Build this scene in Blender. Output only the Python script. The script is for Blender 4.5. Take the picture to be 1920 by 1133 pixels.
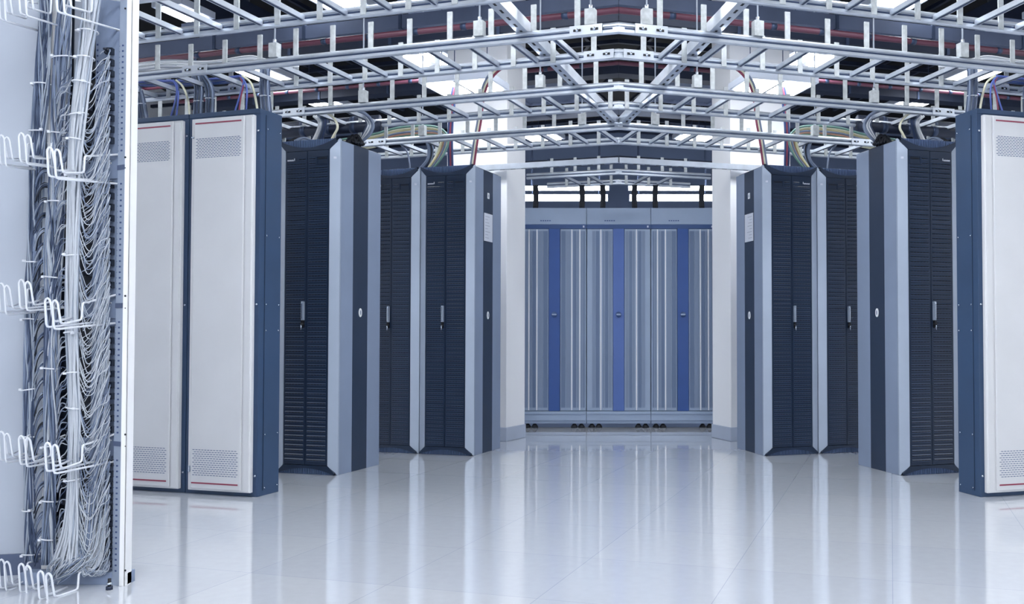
import bpy, math, random
from mathutils import Vector, Matrix
random.seed(7)
for o in list(bpy.data.objects): bpy.data.objects.remove(o)
S = bpy.context.scene
COL = S.collection
# ---------------------------------------------------------------- camera
F = 1700.0; CX = 1160.0; PITCH = 0.0255; HOR = 624.5; EYE = 0.936
CY = HOR - F*math.tan(PITCH)
cd = bpy.data.cameras.new('camera'); cam = bpy.data.objects.new('camera', cd); COL.objects.link(cam)
cd.sensor_width = 36; cd.sensor_fit = 'HORIZONTAL'; cd.lens = F/1920*36
cd.shift_x = -(CX-960)/1920; cd.shift_y = (CY-566.5)/1920
cam.location = (0, 0, EYE); cam.rotation_euler = (math.pi/2+PITCH, 0, 0)
cd.clip_start = .05; cd.clip_end = 100
S.camera = cam
# ---------------------------------------------------------------- world, exposure
w = bpy.data.worlds.new('world'); S.world = w; w.use_nodes = True
w.node_tree.nodes['Background'].inputs[0].default_value = (.7, .8, 1, 1)
w.node_tree.nodes['Background'].inputs[1].default_value = .35
S.view_settings.view_transform = 'Standard'; S.view_settings.look = 'None'
S.view_settings.exposure = 0.05; S.view_settings.gamma = 1; S.view_settings.use_curve_mapping = False
LIGHT = 20.0          # strength of every ceiling lamp diffuser
# ---------------------------------------------------------------- pixel -> world
cp, sp = math.cos(PITCH), math.sin(PITCH)
def ray(px, py):
    u = (px-CX)/F; v = (CY-py)/F
    return Vector((u, cp - v*sp, sp + v*cp))
def at_z(px, py, Z):
    d = ray(px, py); t = (Z-EYE)/d.z; return Vector((d.x*t, d.y*t, Z))
def at_y(px, py, Y):
    d = ray(px, py); t = Y/d.y; return Vector((d.x*t, Y, EYE+d.z*t))
TH = math.atan(.30)
D = Vector((math.cos(TH), -math.sin(TH), 0)); N = Vector((math.sin(TH), math.cos(TH), 0))
def at_plane(px, py, P, nrm):
    d = ray(px, py); o = Vector((0, 0, EYE)); t = (P-o).dot(nrm)/d.dot(nrm); return o + d*t
def row(px, py, z0):                     # point on the vertical plane of a row whose centre crossing is at depth z0
    return at_plane(px, py, Vector((0, z0, 0)), N)
# ---------------------------------------------------------------- materials
def lin(c):
    c = c/255.0
    return c/12.92 if c <= .04045 else ((c+.055)/1.055)**2.4
MATS = {}
def mat(name, rgb, rough=.5, metal=0.0, var=.04, scale=6.0, bump=0.0, spec=.5, emit=None, coat=0):
    m = bpy.data.materials.new(name); m.use_nodes = True; nt = m.node_tree
    b = nt.nodes['Principled BSDF']
    base = tuple(lin(c) for c in rgb)
    b.inputs['Roughness'].default_value = rough; b.inputs['Metallic'].default_value = metal
    b.inputs['Specular IOR Level'].default_value = spec
    b.inputs['Base Color'].default_value = (*base, 1)
    if coat: b.inputs['Coat Weight'].default_value = coat; b.inputs['Coat Roughness'].default_value = .05
    if var or bump:
        tc = nt.nodes.new('ShaderNodeTexCoord'); nz = nt.nodes.new('ShaderNodeTexNoise')
        nz.inputs['Scale'].default_value = scale; nz.inputs['Detail'].default_value = 4
        nt.links.new(tc.outputs['Object'], nz.inputs['Vector'])
        if var:
            r = nt.nodes.new('ShaderNodeValToRGB')
            r.color_ramp.elements[0].position = .3; r.color_ramp.elements[1].position = .7
            r.color_ramp.elements[0].color = (*[c*(1-var) for c in base], 1)
            r.color_ramp.elements[1].color = (*[min(1, c*(1+var)) for c in base], 1)
            nt.links.new(nz.outputs['Fac'], r.inputs['Fac']); nt.links.new(r.outputs['Color'], b.inputs['Base Color'])
        if bump:
            bp = nt.nodes.new('ShaderNodeBump'); bp.inputs['Strength'].default_value = bump; bp.inputs['Distance'].default_value = .002
            nt.links.new(nz.outputs['Fac'], bp.inputs['Height']); nt.links.new(bp.outputs['Normal'], b.inputs['Normal'])
    if emit:
        b.inputs['Emission Color'].default_value = (*[lin(c) for c in emit[0]], 1); b.inputs['Emission Strength'].default_value = emit[1]
    MATS[name] = m; return m
mat('pale_door', (220, 221, 224), .45, var=.03, scale=3)
mat('red_line', (150, 60, 85), .5, var=0)
mat('blue_frame', (48, 72, 104), .42, var=.06, scale=4)
mat('navy_door', (30, 45, 68), .38, var=.06, scale=8)
mat('navy_blade', (46, 62, 88), .34, var=.04)
mat('grille_fin', (86, 106, 142), .4, var=0)
mat('navy_dark', (18, 27, 42), .4, var=.06, scale=8)
mat('slot_black', (8, 13, 22), .6, var=0)
mat('vent_slot', (80, 100, 138), .6, var=0)
mat('silver_paint', (166, 178, 196), .36, .25, var=.03, scale=5)
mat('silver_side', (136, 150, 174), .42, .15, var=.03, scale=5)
mat('stripe_navy', (34, 50, 74), .45, var=.05)
mat('badge_white', (225, 228, 232), .5, var=0)
mat('badge_grey', (130, 140, 160), .5, var=0)
mat('sticker', (205, 210, 222), .6, var=.02)
mat('chrome', (190, 200, 215), .2, .9, var=0)
mat('galv', (202, 209, 220), .30, .6, var=.08, scale=14)
mat('galv_dark', (62, 76, 104), .45, .5, var=.1, scale=14)
mat('post_metal', (182, 187, 190), .55, .2, var=.2, scale=30)
mat('wall_white', (236, 237, 240), .7, var=.015, scale=2)
mat('wall_panel', (182, 190, 204), .6, var=.05, scale=1.5)
mat('wall_blue_grey', (120, 136, 168), .8, var=.04, scale=1)  # mid grey-blue paint of the back wall
mat('skirting', (176, 186, 204), .45, var=.03)
mat('plenum', (8, 11, 18), .9, var=.2, scale=1)
mat('duct_grey', (96, 108, 136), .5, .3, var=.1, scale=5)
mat('duct_dark', (34, 44, 66), .5, .2, var=.1, scale=8)
mat('pipe_red', (104, 60, 78), .45, var=.08, scale=10)
mat('vent_grey', (150, 162, 188), .5, .2, var=.05)
mat('lamp_housing', (205, 212, 226), .5, var=0)
mat('diffuser', (240, 244, 250), .5, var=0, emit=((247, 251, 255), LIGHT))
mat('white_wire', (228, 232, 240), .35, var=0, spec=.6)
mat('frame_white', (240, 241, 243), .4, var=.02)
mat('frame_white_shaded', (158, 170, 190), .45, .1, var=.05, scale=20)  # turned flange of the white post, its shade put into the colour
mat('frame_plate', (132, 146, 172), .5, .1, var=.08, scale=12)
mat('block_black', (20, 30, 48), .4, var=.2, scale=60)
mat('cab_a', (190, 196, 206), .5, var=.05, scale=20); mat('cab_b', (122, 136, 162), .5, var=.08, scale=20)
mat('cab_c', (60, 75, 104), .5, var=.08, scale=20); mat('cab_d', (158, 168, 184), .5, var=.06, scale=20)
mat('c_blue', (92, 112, 190), .5, var=0); mat('c_red', (140, 60, 85), .5, var=0); mat('c_cream', (226, 224, 200), .5, var=0)
mat('c_green', (110, 150, 140), .5, var=0); mat('c_grey', (120, 132, 156), .5, var=.05); mat('c_white', (232, 235, 240), .5, var=0)
mat('c_black', (12, 18, 30), .6, var=0); mat('c_navy', (40, 62, 110), .5, var=0); mat('c_yellow', (214, 206, 160), .5, var=0); mat('c_orange', (196, 150, 130), .5, var=0)
mat('bc_light', (150, 166, 190), .5, .05, var=.03); mat('bc_rib', (232, 233, 238), .45, .1, var=.02)
mat('bc_blue', (44, 80, 146), .42, var=.04); mat('bc_blue_pale', (76, 104, 168), .42, var=.04); mat('bc_navy', (52, 80, 128), .45, var=.03)
def perf_mat(name, a, b):
    m = mat(name, a, .5, var=0); nt = m.node_tree; bs = nt.nodes['Principled BSDF']
    tc = nt.nodes.new('ShaderNodeTexCoord'); mp = nt.nodes.new('ShaderNodeMapping'); v = nt.nodes.new('ShaderNodeTexVoronoi')
    mp.inputs['Scale'].default_value = (160, 160, 160); v.inputs['Randomness'].default_value = 0
    r = nt.nodes.new('ShaderNodeValToRGB'); r.color_ramp.elements[0].position = .3; r.color_ramp.elements[1].position = .42
    r.color_ramp.elements[0].color = (*[lin(c) for c in b], 1); r.color_ramp.elements[1].color = (*[lin(c) for c in a], 1)
    nt.links.new(tc.outputs['Object'], mp.inputs['Vector']); nt.links.new(mp.outputs['Vector'], v.inputs['Vector'])
    nt.links.new(v.outputs['Distance'], r.inputs['Fac']); nt.links.new(r.outputs['Color'], bs.inputs['Base Color'])
perf_mat('bc_perf', (122, 138, 164), (78, 94, 124)); perf_mat('bc_perf_dark', (98, 116, 146), (64, 80, 110))
# glossy floor with faint tile joints
def floor_mat():
    m = mat('floor_tile', (200, 206, 216), .09, var=0, spec=.9, coat=.6); nt = m.node_tree; b = nt.nodes['Principled BSDF']
    tc = nt.nodes.new('ShaderNodeTexCoord'); mp = nt.nodes.new('ShaderNodeMapping'); mp.inputs['Rotation'].default_value = (0, 0, TH)
    br = nt.nodes.new('ShaderNodeTexBrick'); br.offset = 0; br.inputs['Scale'].default_value = 1
    br.inputs['Brick Width'].default_value = .6; br.inputs['Row Height'].default_value = .6; br.inputs['Mortar Size'].default_value = .0012
    br.inputs['Color1'].default_value = (lin(212), lin(216), lin(224), 1); br.inputs['Color2'].default_value = (lin(206), lin(211), lin(221), 1)
    br.inputs['Mortar'].default_value = (lin(176), lin(184), lin(200), 1)
    nz = nt.nodes.new('ShaderNodeTexNoise'); nz.inputs['Scale'].default_value = 22; nz.inputs['Detail'].default_value = 6
    mx = nt.nodes.new('ShaderNodeMix'); mx.data_type = 'RGBA'; mx.blend_type = 'MULTIPLY'; mx.inputs['Factor'].default_value = .10
    nt.links.new(tc.outputs['Object'], mp.inputs['Vector']); nt.links.new(mp.outputs['Vector'], br.inputs['Vector'])
    nt.links.new(tc.outputs['Object'], nz.inputs['Vector'])
    nt.links.new(br.outputs['Color'], mx.inputs['A']); nt.links.new(nz.outputs['Fac'], mx.inputs['B'])
    nt.links.new(mx.outputs['Result'], b.inputs['Base Color'])
    n2 = nt.nodes.new('ShaderNodeTexNoise'); n2.inputs['Scale'].default_value = 3
    mr = nt.nodes.new('ShaderNodeMapRange'); mr.inputs['To Min'].default_value = .035; mr.inputs['To Max'].default_value = .09
    nt.links.new(tc.outputs['Object'], n2.inputs['Vector']); nt.links.new(n2.outputs['Fac'], mr.inputs['Value']); nt.links.new(mr.outputs['Result'], b.inputs['Roughness'])
floor_mat()
# ---------------------------------------------------------------- mesh helpers
class MB:
    def __init__(s): s.v = []; s.f = []; s.m = []; s.sm = []; s.names = []
    def mi(s, name):
        if name not in s.names: s.names.append(name)
        return s.names.index(name)
    def add(s, vs, fs, m, smooth=False):
        o = len(s.v); s.v += [tuple(v) for v in vs]; k = s.mi(m)
        for f in fs: s.f.append([i+o for i in f]); s.m.append(k); s.sm.append(smooth)
        return s
    def box(s, x0, x1, y0, y1, z0, z1, m):
        return s.add([(x0,y0,z0),(x1,y0,z0),(x1,y1,z0),(x0,y1,z0),(x0,y0,z1),(x1,y0,z1),(x1,y1,z1),(x0,y1,z1)],
            [(0,3,2,1),(4,5,6,7),(0,1,5,4),(1,2,6,5),(2,3,7,6),(3,0,4,7)], m)
    def prism(s, poly, axis, a, b, m, smooth=False):      # poly in the other two axes, extruded a..b along axis
        def mk(p, t): return {'x': (t,p[0],p[1]), 'y': (p[0],t,p[1]), 'z': (p[0],p[1],t)}[axis]
        n = len(poly); vs = [mk(p,a) for p in poly]+[mk(p,b) for p in poly]
        fs = [list(range(n))[::-1], list(range(n,2*n))]+[(i,(i+1)%n,n+(i+1)%n,n+i) for i in range(n)]
        return s.add(vs, fs, m, smooth)
    def obox(s, c, ax, ay, az, hx, hy, hz, m):            # oriented box
        vs = []
        for k in (-1,1):
            for j,i in ((-1,-1),(-1,1),(1,1),(1,-1)): vs.append(c+ax*(hx*i)+ay*(hy*j)+az*(hz*k))
        return s.add(vs, [(0,3,2,1),(4,5,6,7),(0,1,5,4),(1,2,6,5),(2,3,7,6),(3,0,4,7)], m)
    def tube(s, pts, r, m, sides=6, caps=True):
        pts = [Vector(p) for p in pts]; n = len(pts); vs = []
        up = None
        for i,p in enumerate(pts):
            t = (pts[min(i+1,n-1)]-pts[max(i-1,0)])
            if t.length < 1e-9: t = Vector((0,0,1))
            t.normalize()
            if up is None: up = t.orthogonal().normalized()
            up = (up - t*up.dot(t));
            if up.length < 1e-6: up = t.orthogonal()
            up.normalize(); b = t.cross(up)
            rr = r[i] if isinstance(r,(list,tuple)) else r
            for k in range(sides):
                a = 2*math.pi*k/sides; vs.append(p+up*(rr*math.cos(a))+b*(rr*math.sin(a)))
        fs = [(i*sides+k, i*sides+(k+1)%sides, (i+1)*sides+(k+1)%sides, (i+1)*sides+k) for i in range(n-1) for k in range(sides)]
        if caps: fs += [list(range(sides))[::-1], [(n-1)*sides+k for k in range(sides)]]
        return s.add(vs, fs, m, True)
    def build(s, name, parent=None, loc=None, bevel=0, label=None):
        me = bpy.data.meshes.new(name)
        vs = s.v
        if loc is not None: vs = [(v[0]-loc[0], v[1]-loc[1], v[2]-loc[2]) for v in s.v]
        me.from_pydata(vs, [], s.f)
        for n in s.names: me.materials.append(MATS[n])
        me.polygons.foreach_set('material_index', s.m); me.polygons.foreach_set('use_smooth', s.sm); me.update()
        o = bpy.data.objects.new(name, me); COL.objects.link(o)
        if loc is not None: o.location = loc
        if parent: o.parent = parent
        if bevel:
            b = o.modifiers.new('bevel', 'BEVEL'); b.width = bevel; b.segments = 2; b.limit_method = 'ANGLE'
        if label: o['label'] = label
        return o
def spline(pts, k=6):
    P = [Vector(p) for p in pts]; P = [P[0]*2-P[1]]+P+[P[-1]*2-P[-2]]; out = []
    for i in range(1, len(P)-2):
        a,b,c,d = P[i-1],P[i],P[i+1],P[i+2]
        for j in range(k):
            t = j/k; out.append(.5*((2*b)+(c-a)*t+(2*a-5*b+4*c-d)*t*t+(3*b-a-3*c+d)*t**3))
    out.append(P[-2]); return out
def thing(name, label, cat, loc=(0,0,0), rz=0, group=None):
    o = bpy.data.objects.new(name, None); COL.objects.link(o); o.empty_display_size = .1
    o.location = loc; o.rotation_euler = (0,0,rz); tag(o, label, cat, group); return o
def tag(o, label=None, cat=None, group=None, kind=None):
    if label: o['label'] = label
    if cat: o['category'] = cat
    if group: o['group'] = group
    if kind: o['kind'] = kind
    return o
def struct(o): o['kind'] = 'structure'; return o
def copy_tree(o, parent=None):
    c = o.copy(); COL.objects.link(c); c.parent = parent
    for ch in [x for x in S.objects if x.parent == o]: copy_tree(ch, c)
    return c
def mirror(o, label):                    # the matching thing across the aisle
    c = copy_tree(o); c.location.x = -o.location.x; c.rotation_euler.z = -o.rotation_euler.z; c.scale.x = -1
    c['label'] = label; return c
# ---------------------------------------------------------------- room shell
CEIL = 4.4; XW = 6.5; YB = 15.0; YF = -4.5
b = MB(); b.box(-XW, XW, YF, YB, -.1, 0, 'floor_tile'); struct(b.build('floor'))
b = MB(); b.box(-XW, XW, YF, YB, CEIL, CEIL+.1, 'plenum'); struct(b.build('ceiling'))
b = MB(); b.box(-XW, XW, YB, YB+.1, -.1, CEIL+.1, 'wall_blue_grey'); struct(b.build('wall_back'))
b = MB(); b.box(-XW, XW, YF-.1, YF, -.1, CEIL+.1, 'wall_white'); struct(b.build('wall_front'))
b = MB(); b.box(XW, XW+.1, YF-.1, YB+.1, -.1, CEIL+.1, 'wall_white'); struct(b.build('wall_right'))
b = MB(); b.box(-XW-.1, -XW, YF-.1, YB+.1, -.1, CEIL+.1, 'wall_white'); struct(b.build('wall_left'))
# partition behind the distribution frame
A = at_z(0, 1079, 0); Bp = at_z(204, 1068, 0); wd = (Bp-A).normalized(); wn = Vector((-wd.y, wd.x, 0))
A0 = A - wd*1.6; L = (Bp-A0).length
b = MB(); b.obox(A0+wd*(L/2)+wn*.06+Vector((0,0,CEIL/2)), wd, wn, Vector((0,0,1)), L/2, .06, CEIL/2, 'wall_panel')
struct(b.build('wall_partition'))
b = MB(); b.obox(A0+wd*(L/2)-wn*.006+Vector((0,0,.04)), wd, wn, Vector((0,0,1)), L/2, .006, .04, 'duct_grey')
struct(b.build('baseboard_partition'))
# the two white pillars
def pillar(sx, idx):
    c = at_z(949, 828, 0); e = at_z(984, 820.5, 0)
    w_ = .62; dep = (e-c).length
    M = MB(); n2 = Vector(((e-c).normalized())); d2 = Vector((n2.y, -n2.x, 0))
    cen = c - d2*(w_/2) + n2*(dep/2)
    M.obox(cen+Vector((0,0,CEIL/2)), d2, n2, Vector((0,0,1)), w_/2, dep/2, CEIL/2, 'wall_white')
    B = MB(); B.obox(cen+Vector((0,0,.06)), d2, n2, Vector((0,0,1)), w_/2+.008, dep/2+.008, .06, 'skirting')
    for m_, nm in ((M, 'wall_pillar_'+idx), (B, 'baseboard_pillar_'+idx)):
        o = m_.build(nm, bevel=.006); o.scale.x = sx; struct(o)
pillar(1, 'left'); pillar(-1, 'right')
# ---------------------------------------------------------------- pale transmission cabinets (cab 1)
H = 2.228
P1 = at_z(481, 933, 0)
J1 = at_plane(350, HOR, P1, N); J1.z = 0; W1 = (J1-P1).length
B1 = at_plane(525.5, HOR, P1, D); D1 = (Vector((B1.x, B1.y, 0))-P1).length
H1 = 2.23
def pale_cabinet(loc, label, side):
    t = thing('pale_cabinet', label, 'cabinet', loc, -TH, 'pale telecom cabinets in blue frames')
    w_ = W1
    b = MB(); b.box(-w_+.001, -.001, .004, D1, .0, H1, 'blue_frame')
    b.box(-w_+.001, -.001, -.0, .012, H1-.028, H1, 'blue_frame'); b.build('body', t, bevel=.003)
    if side:
        b = MB()
        b.box(0, .002, .05, .053, .03, H1-.03, 'stripe_navy')
        for z in (.045, .35, .95, 1.1, 1.5, 2.12):
            for y in (.065, D1-.02): b.tube([(-.001, y, z), (.004, y, z)], .0045, 'chrome', 8)
        b.build('side_panel_screw', t)
    for z in (.12, 1.1, 2.1):
        b = MB(); b.tube([(-.013, .006, z), (-.013, -.004, z)], .006, 'chrome', 8); b.build('latch_stud', t)
    # door
    x0, x1 = -w_+.04, -.028; z0, z1 = .025, H1-.04
    b = MB()
    b.box(x0, x1, -.022, .004, z0, z1, 'pale_door')
    b.box(x0+.026, x1-.058, -.032, -.020, z0+.012, z1-.004, 'pale_door')
    b.box(x1-.05, x1-.004, -.028, -.018, z0+.004, z1-.012, 'pale_door')
    dr = b.build('door', t, bevel=.004)
    b = MB(); px0, px1 = x0+.034, x1-.075
    b.box(px0, px1, -.0335, -.031, z1-.035, z1-.027, 'red_line'); b.build('red_trim', dr, label='thin red line at top of door')
    b = MB(); b.box(px0, px1, -.0335, -.031, z0+.04, z0+.048, 'red_line'); b.build('red_trim', dr, label='thin red line at foot of door')
    for (za, zb) in ((z1-.232, z1-.122), (.115, .26)):
        b = MB(); nr = 13; nc = 15; pw = (px1-px0-.012)/nc
        for r in range(nr):
            z = za+(zb-za)*r/(nr-1)
            for c in range(nc):
                xx = px0+.006+pw*(c+(.5 if r % 2 else 0))
                if xx+pw*.7 > px1: continue
                b.box(xx, xx+pw*.72, -.0326, -.031, z-.0017, z+.0017, 'vent_slot')
        b.build('vent_slots', dr)
    b = MB(); b.box(x0+.008, x0+.018, -.03, -.02, .13, .165, 'chrome'); b.build('hinge', dr)
    b = MB(); b.tube([(x0+.013, -.02, z1-.11), (x0+.013, -.035, z1-.11)], .006, 'chrome', 8); b.build('lock', dr)
    return t
c1 = pale_cabinet(P1, 'tall pale grey cabinet with narrow blue side, second right of the cable-filled frame', True)
c0 = pale_cabinet(P1-D*(W1+.002), 'tall pale grey cabinet partly hidden by the white post of the cable-filled frame', False)
c1r = mirror(c1, 'tall pale grey cabinet with narrow blue side cut off at right edge of the photo')
# ---------------------------------------------------------------- navy louvred racks (cab 2 and 3)
P2 = at_z(628, 893, 0); P3 = at_z(885, 856, 0)
J3 = at_plane(782.5, HOR, P3, N); J3.z = 0; WR = (J3-P3).length
B2 = at_plane(712, HOR, P2, D); D2 = (Vector((B2.x, B2.y, 0))-P2).length
B3 = at_plane(938.5, HOR, P3, D); D3 = (Vector((B3.x, B3.y, 0))-P3).length
print('DIMS', P1, W1, D1, P2, D2, P3, WR, D3)
FA = .062     # corner facet width
def leaf(x0, x1, z0, z1, name, mark):
    b = MB(); b.box(x0, x1, .004, .03, z0, z1, 'navy_door')
    n = 64; pitch = (z1-z0-.085)/n; wx = x1-x0
    for i in range(n+1):
        z = z1-.055-i*pitch
        a0, a1 = x0+.012, x1-.012
        if i < 2:
            if mark == 'panel': a1 = x0+.012+wx*.30
            elif i == 0: a0 = x0+wx*.62
        # hooded louvre: sloping blade above a slot with small cross webs
        y0 = .004
        b.add([(a0,y0,z+.0095),(a1,y0,z+.0095),(a1,y0-.006,z+.003),(a0,y0-.006,z+.003),(a0,y0,z+.003),(a1,y0,z+.003)],
              [(0,3,2,1),(3,4,5,2),(0,4,3),(1,2,5)], 'navy_blade')
        k = max(2, int((a1-a0)/.022)); st = (a1-a0)/k
        for j in range(k): b.box(a0+st*j+st*.12, a0+st*(j+1)-st*.12, y0-.0012, y0, z-.0035, z+.003, 'slot_black')
        b.box(a0, a1, y0-.003, y0, z-.0056, z-.0038, 'grille_fin')
    return b, name
def louvre_rack(loc, dep, label, extra, group='navy louvred racks with silver corners', right_side=True):
    t = thing('louvred_rack', label, 'server rack', loc, -TH, group)
    w_ = WR-.004
    b = MB(); b.box(-w_+.012, -.012, .034, dep, .0, H-.01, 'silver_side'); b.build('body', t, bevel=.004)
    # side panels: silver with a navy stripe down the middle
    for sx in ((0, 1) if right_side else (0,)):
        X0, X1 = ((-.012, 0) if sx == 0 else (-w_, -w_+.012))
        zz = H-.012
        b = MB(); b.box(X0, X1, .036, dep*.36, .0, zz, 'silver_side'); b.build('side_panel', t, bevel=.003, label='silver side panel')
        b = MB(); b.box(X0+.001, X1-.001, dep*.36, dep*.70, .0, zz, 'stripe_navy'); st = b.build('side_stripe', t, label='dark navy stripe down the side')
        b = MB(); b.box(X0, X1, dep*.70, dep+.002, .0, zz, 'silver_side'); b.build('side_panel', t, bevel=.003, label='silver side panel')
        if sx == 0:
            yc = dep*.53; vs = []; n = 20
            b = MB(); b.prism([(yc+.018*math.cos(2*math.pi*i/n), 1.075+.03*math.sin(2*math.pi*i/n)) for i in range(n)], 'x', -.001, .003, 'badge_white')
            b.prism([(yc+.007*math.cos(2*math.pi*i/n), 1.075+.017*math.sin(2*math.pi*i/n)) for i in range(n)], 'x', .003, .0035, 'badge_grey')
            b.build('badge', st, label='white oval badge')
            if extra:
                b = MB(); b.box(-.001, .0012, dep*.385, dep*.68, 1.66, 1.88, 'sticker')
                for k in range(8): b.box(.0012, .0016, dep*.42, dep*(.50+.15*random.random()), 1.685+k*.024, 1.688+k*.024, 'badge_grey')
                b.build('sticker', st, label='pale rectangular notice sheet')
                b = MB(); b.box(-.001, .0012, dep*.50, dep*.565, 2.0, 2.045, 'badge_white'); b.box(.0012, .0016, dep*.52, dep*.545, 2.01, 2.035, 'badge_grey')
                b.build('sticker', st, label='tiny white tag')
    # silver corner facets with pointed ends
    for sx, xo, xi in ((1, 0, -FA), (-1, -w_, -w_+FA)):
        b = MB(); zt, zb = H-.075, .062
        yo, yi = .034, .002
        fr = [(xo,yo,0),(xi*.12+xo*.88,yo*.88+yi*.12,0),(xi,yi,zb),(xi,yi,zt),(xi*.12+xo*.88,yo*.88+yi*.12,H),(xo,yo,H)]
        bk = [(x,.05,z) for x,y,z in fr]
        n = 6; fs = [list(range(n)), list(range(n,2*n))[::-1]]+[(i,n+i,n+(i+1)%n,(i+1)%n) for i in range(n)]
        if sx < 0: fs = [f[::-1] for f in fs]
        b.add(fr+bk, fs, 'silver_paint')
        cp_ = b.build('corner_facet', t, bevel=.003, label='silver corner facet with pointed ends')
        if sx > 0:
            b = MB(); b.add([(-.038,.0222,zt-.062),(-.022,.0335,zt-.062),(-.022,.0325,zt-.048),(-.038,.0222,zt-.048)], [(0,1,2,3)], 'sticker')
            for v in range(4):
                x, y, z = b.v[v]; b.v[v] = (x, yo+(yi-yo)*(x-xo)/(xi-xo)-.0016, z)
            b.v += [(x, y+.001, z) for x, y, z in b.v[:4]]
            b.f += [[7,6,5,4],[0,4,5,1],[1,5,6,2],[2,6,7,3],[3,7,4,0]]; b.m += [b.m[0]]*5; b.sm += [False]*5
            b.build('asset_tag', cp_)
    # top and bottom arched grilles
    xc = -w_/2; hw = w_/2-.012
    for top in (1, 0):
        b = MB(); z0, z1 = (H-.075, H-.002) if top else (.0, .06)
        def sgn(x): return (H-.075+x) if top else (.06-x)
        ah = .052; fr = []
        def dg(x): return max(0.0, (abs(x)-(w_/2-FA))/FA)      # follows the pointed end of the corner facet
        n = 24; xs = [-hw+(2*hw)*i/n for i in range(n+1)]
        def arc(x): return (z1-ah*(1-(x/(hw-.01))**2)) if top else (.004+ah*.72*(1-(x/(hw-.01))**2))
        # solid part
        for i in range(n):
            xa, xb = xs[i], xs[i+1]
            if top: lo = (z0+.072*dg(xa), z0+.072*dg(xb)); hi = (max(lo[0], arc(xa)), max(lo[1], arc(xb)))
            else: hi = (z1-.058*dg(xa), z1-.058*dg(xb)); lo = (min(hi[0], arc(xa)), min(hi[1], arc(xb)))
            b.add([(xc+xa,.006,lo[0]),(xc+xb,.006,lo[1]),(xc+xb,.006,hi[1]),(xc+xa,.006,hi[0]),
                   (xc+xa,.034,lo[0]),(xc+xb,.034,lo[1]),(xc+xb,.034,hi[1]),(xc+xa,.034,hi[0])],
                  [(0,1,2,3),(4,7,6,5),(3,2,6,7),(0,4,5,1)], 'navy_door')
        pn = b.build('top_panel' if top else 'bottom_panel', t)
        b = MB(); b.box(xc-hw+.012, xc+hw-.012, .028, .034, z0, z1, 'slot_black')
        k = 30
        for i in range(k+1):
            x = -hw+.02+(2*hw-.04)*i/k; a = arc(x)
            lo, hi = (a, z1) if top else (.002, a)
            if hi-lo > .003: b.box(xc+x-.0022, xc+x+.0022, .007, .03, lo, hi, 'grille_fin')
        b.build('grille', pn)
    # doors
    z0, z1 = .064, H-.078
    for side in (0, 1):
        a0 = -w_+FA+.003 if side == 0 else xc+.002; a1 = xc-.002 if side == 0 else -FA-.003
        b, nm = leaf(a0, a1, z0, z1, 'door', 'name' if side == 0 else 'panel')
        dr = b.build('door', t)
        if side == 0:
            hb = MB(); hb.box(a1-.024, a1-.008, -.018, .004, 1.02, 1.145, 'silver_paint'); hb.box(a1-.021, a1-.011, -.022, -.018, 1.03, 1.135, 'chrome')
            hd = hb.build('handle', dr, bevel=.003, label='silver lever handle')
            hb = MB(); hb.tube([(a1-.016, .0, .995), (a1-.016, -.022, .995)], .009, 'slot_black', 10); hb.box(a1-.022, a1-.010, -.02, .004, .975, 1.02, 'slot_black')
            hb.tube([(a1-.016, -.024, .992), (a1-.014, -.026, .968), (a1-.018, -.022, .955)], .004, 'chrome', 6)
            hb.build('key_lock', dr)
            hb = MB()
            for k in range(6): hb.box(a0+.012+k*.0085, a0+.0185+k*.0085, .002, .0041, z1-.062, z1-.0515-(.001 if k % 2 else 0), 'sticker')
            hb.box(a0+.0645, a0+.070, .002, .0041, z1-.060, z1-.044, 'sticker')
            hb.build('name_plate', dr, label='small blurred pale lettering')
        else:
            hb = MB(); q0, q1 = a0+(a1-a0)*.42, a1-.01; zq0, zq1 = z1-.092, z1-.04
            for (u0,u1,v0,v1) in ((q0,q1,zq0,zq0+.003),(q0,q1,zq1-.003,zq1),(q0,q0+.003,zq0,zq1),(q1-.003,q1,zq0,zq1)): hb.box(u0,u1,-.0005,.0042,v0,v1,'stripe_navy')
            hb.box(q0+.01, q1-.008, .0, .0042, zq1-.018, zq1-.012, 'slot_black')
            hb.build('display_window', dr)
    b = MB(); b.box(-w_+.02, -.02, .03, dep-.01, H-.012, H-.002, 'navy_dark'); b.build('top_cover', t)
    return t
r2 = louvre_rack(P2, D2, 'louvred rack with silver side and navy stripe, left of aisle beside the pale cabinets', False)
r3 = louvre_rack(P3, D3, 'louvred rack with notice sheet on its side stripe, beside the left white pillar', True)
r3b = louvre_rack(P3-D*(WR+.001), D3, 'louvred rack half hidden between two others on the left of the aisle', False)
mirror(r2, 'louvred rack with silver side and navy stripe, right of aisle beside the pale cabinet')
mirror(r3, 'louvred rack with notice sheet on its side stripe, beside the right white pillar')
mirror(r3b, 'louvred rack half hidden between two others on the right of the aisle')
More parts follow.
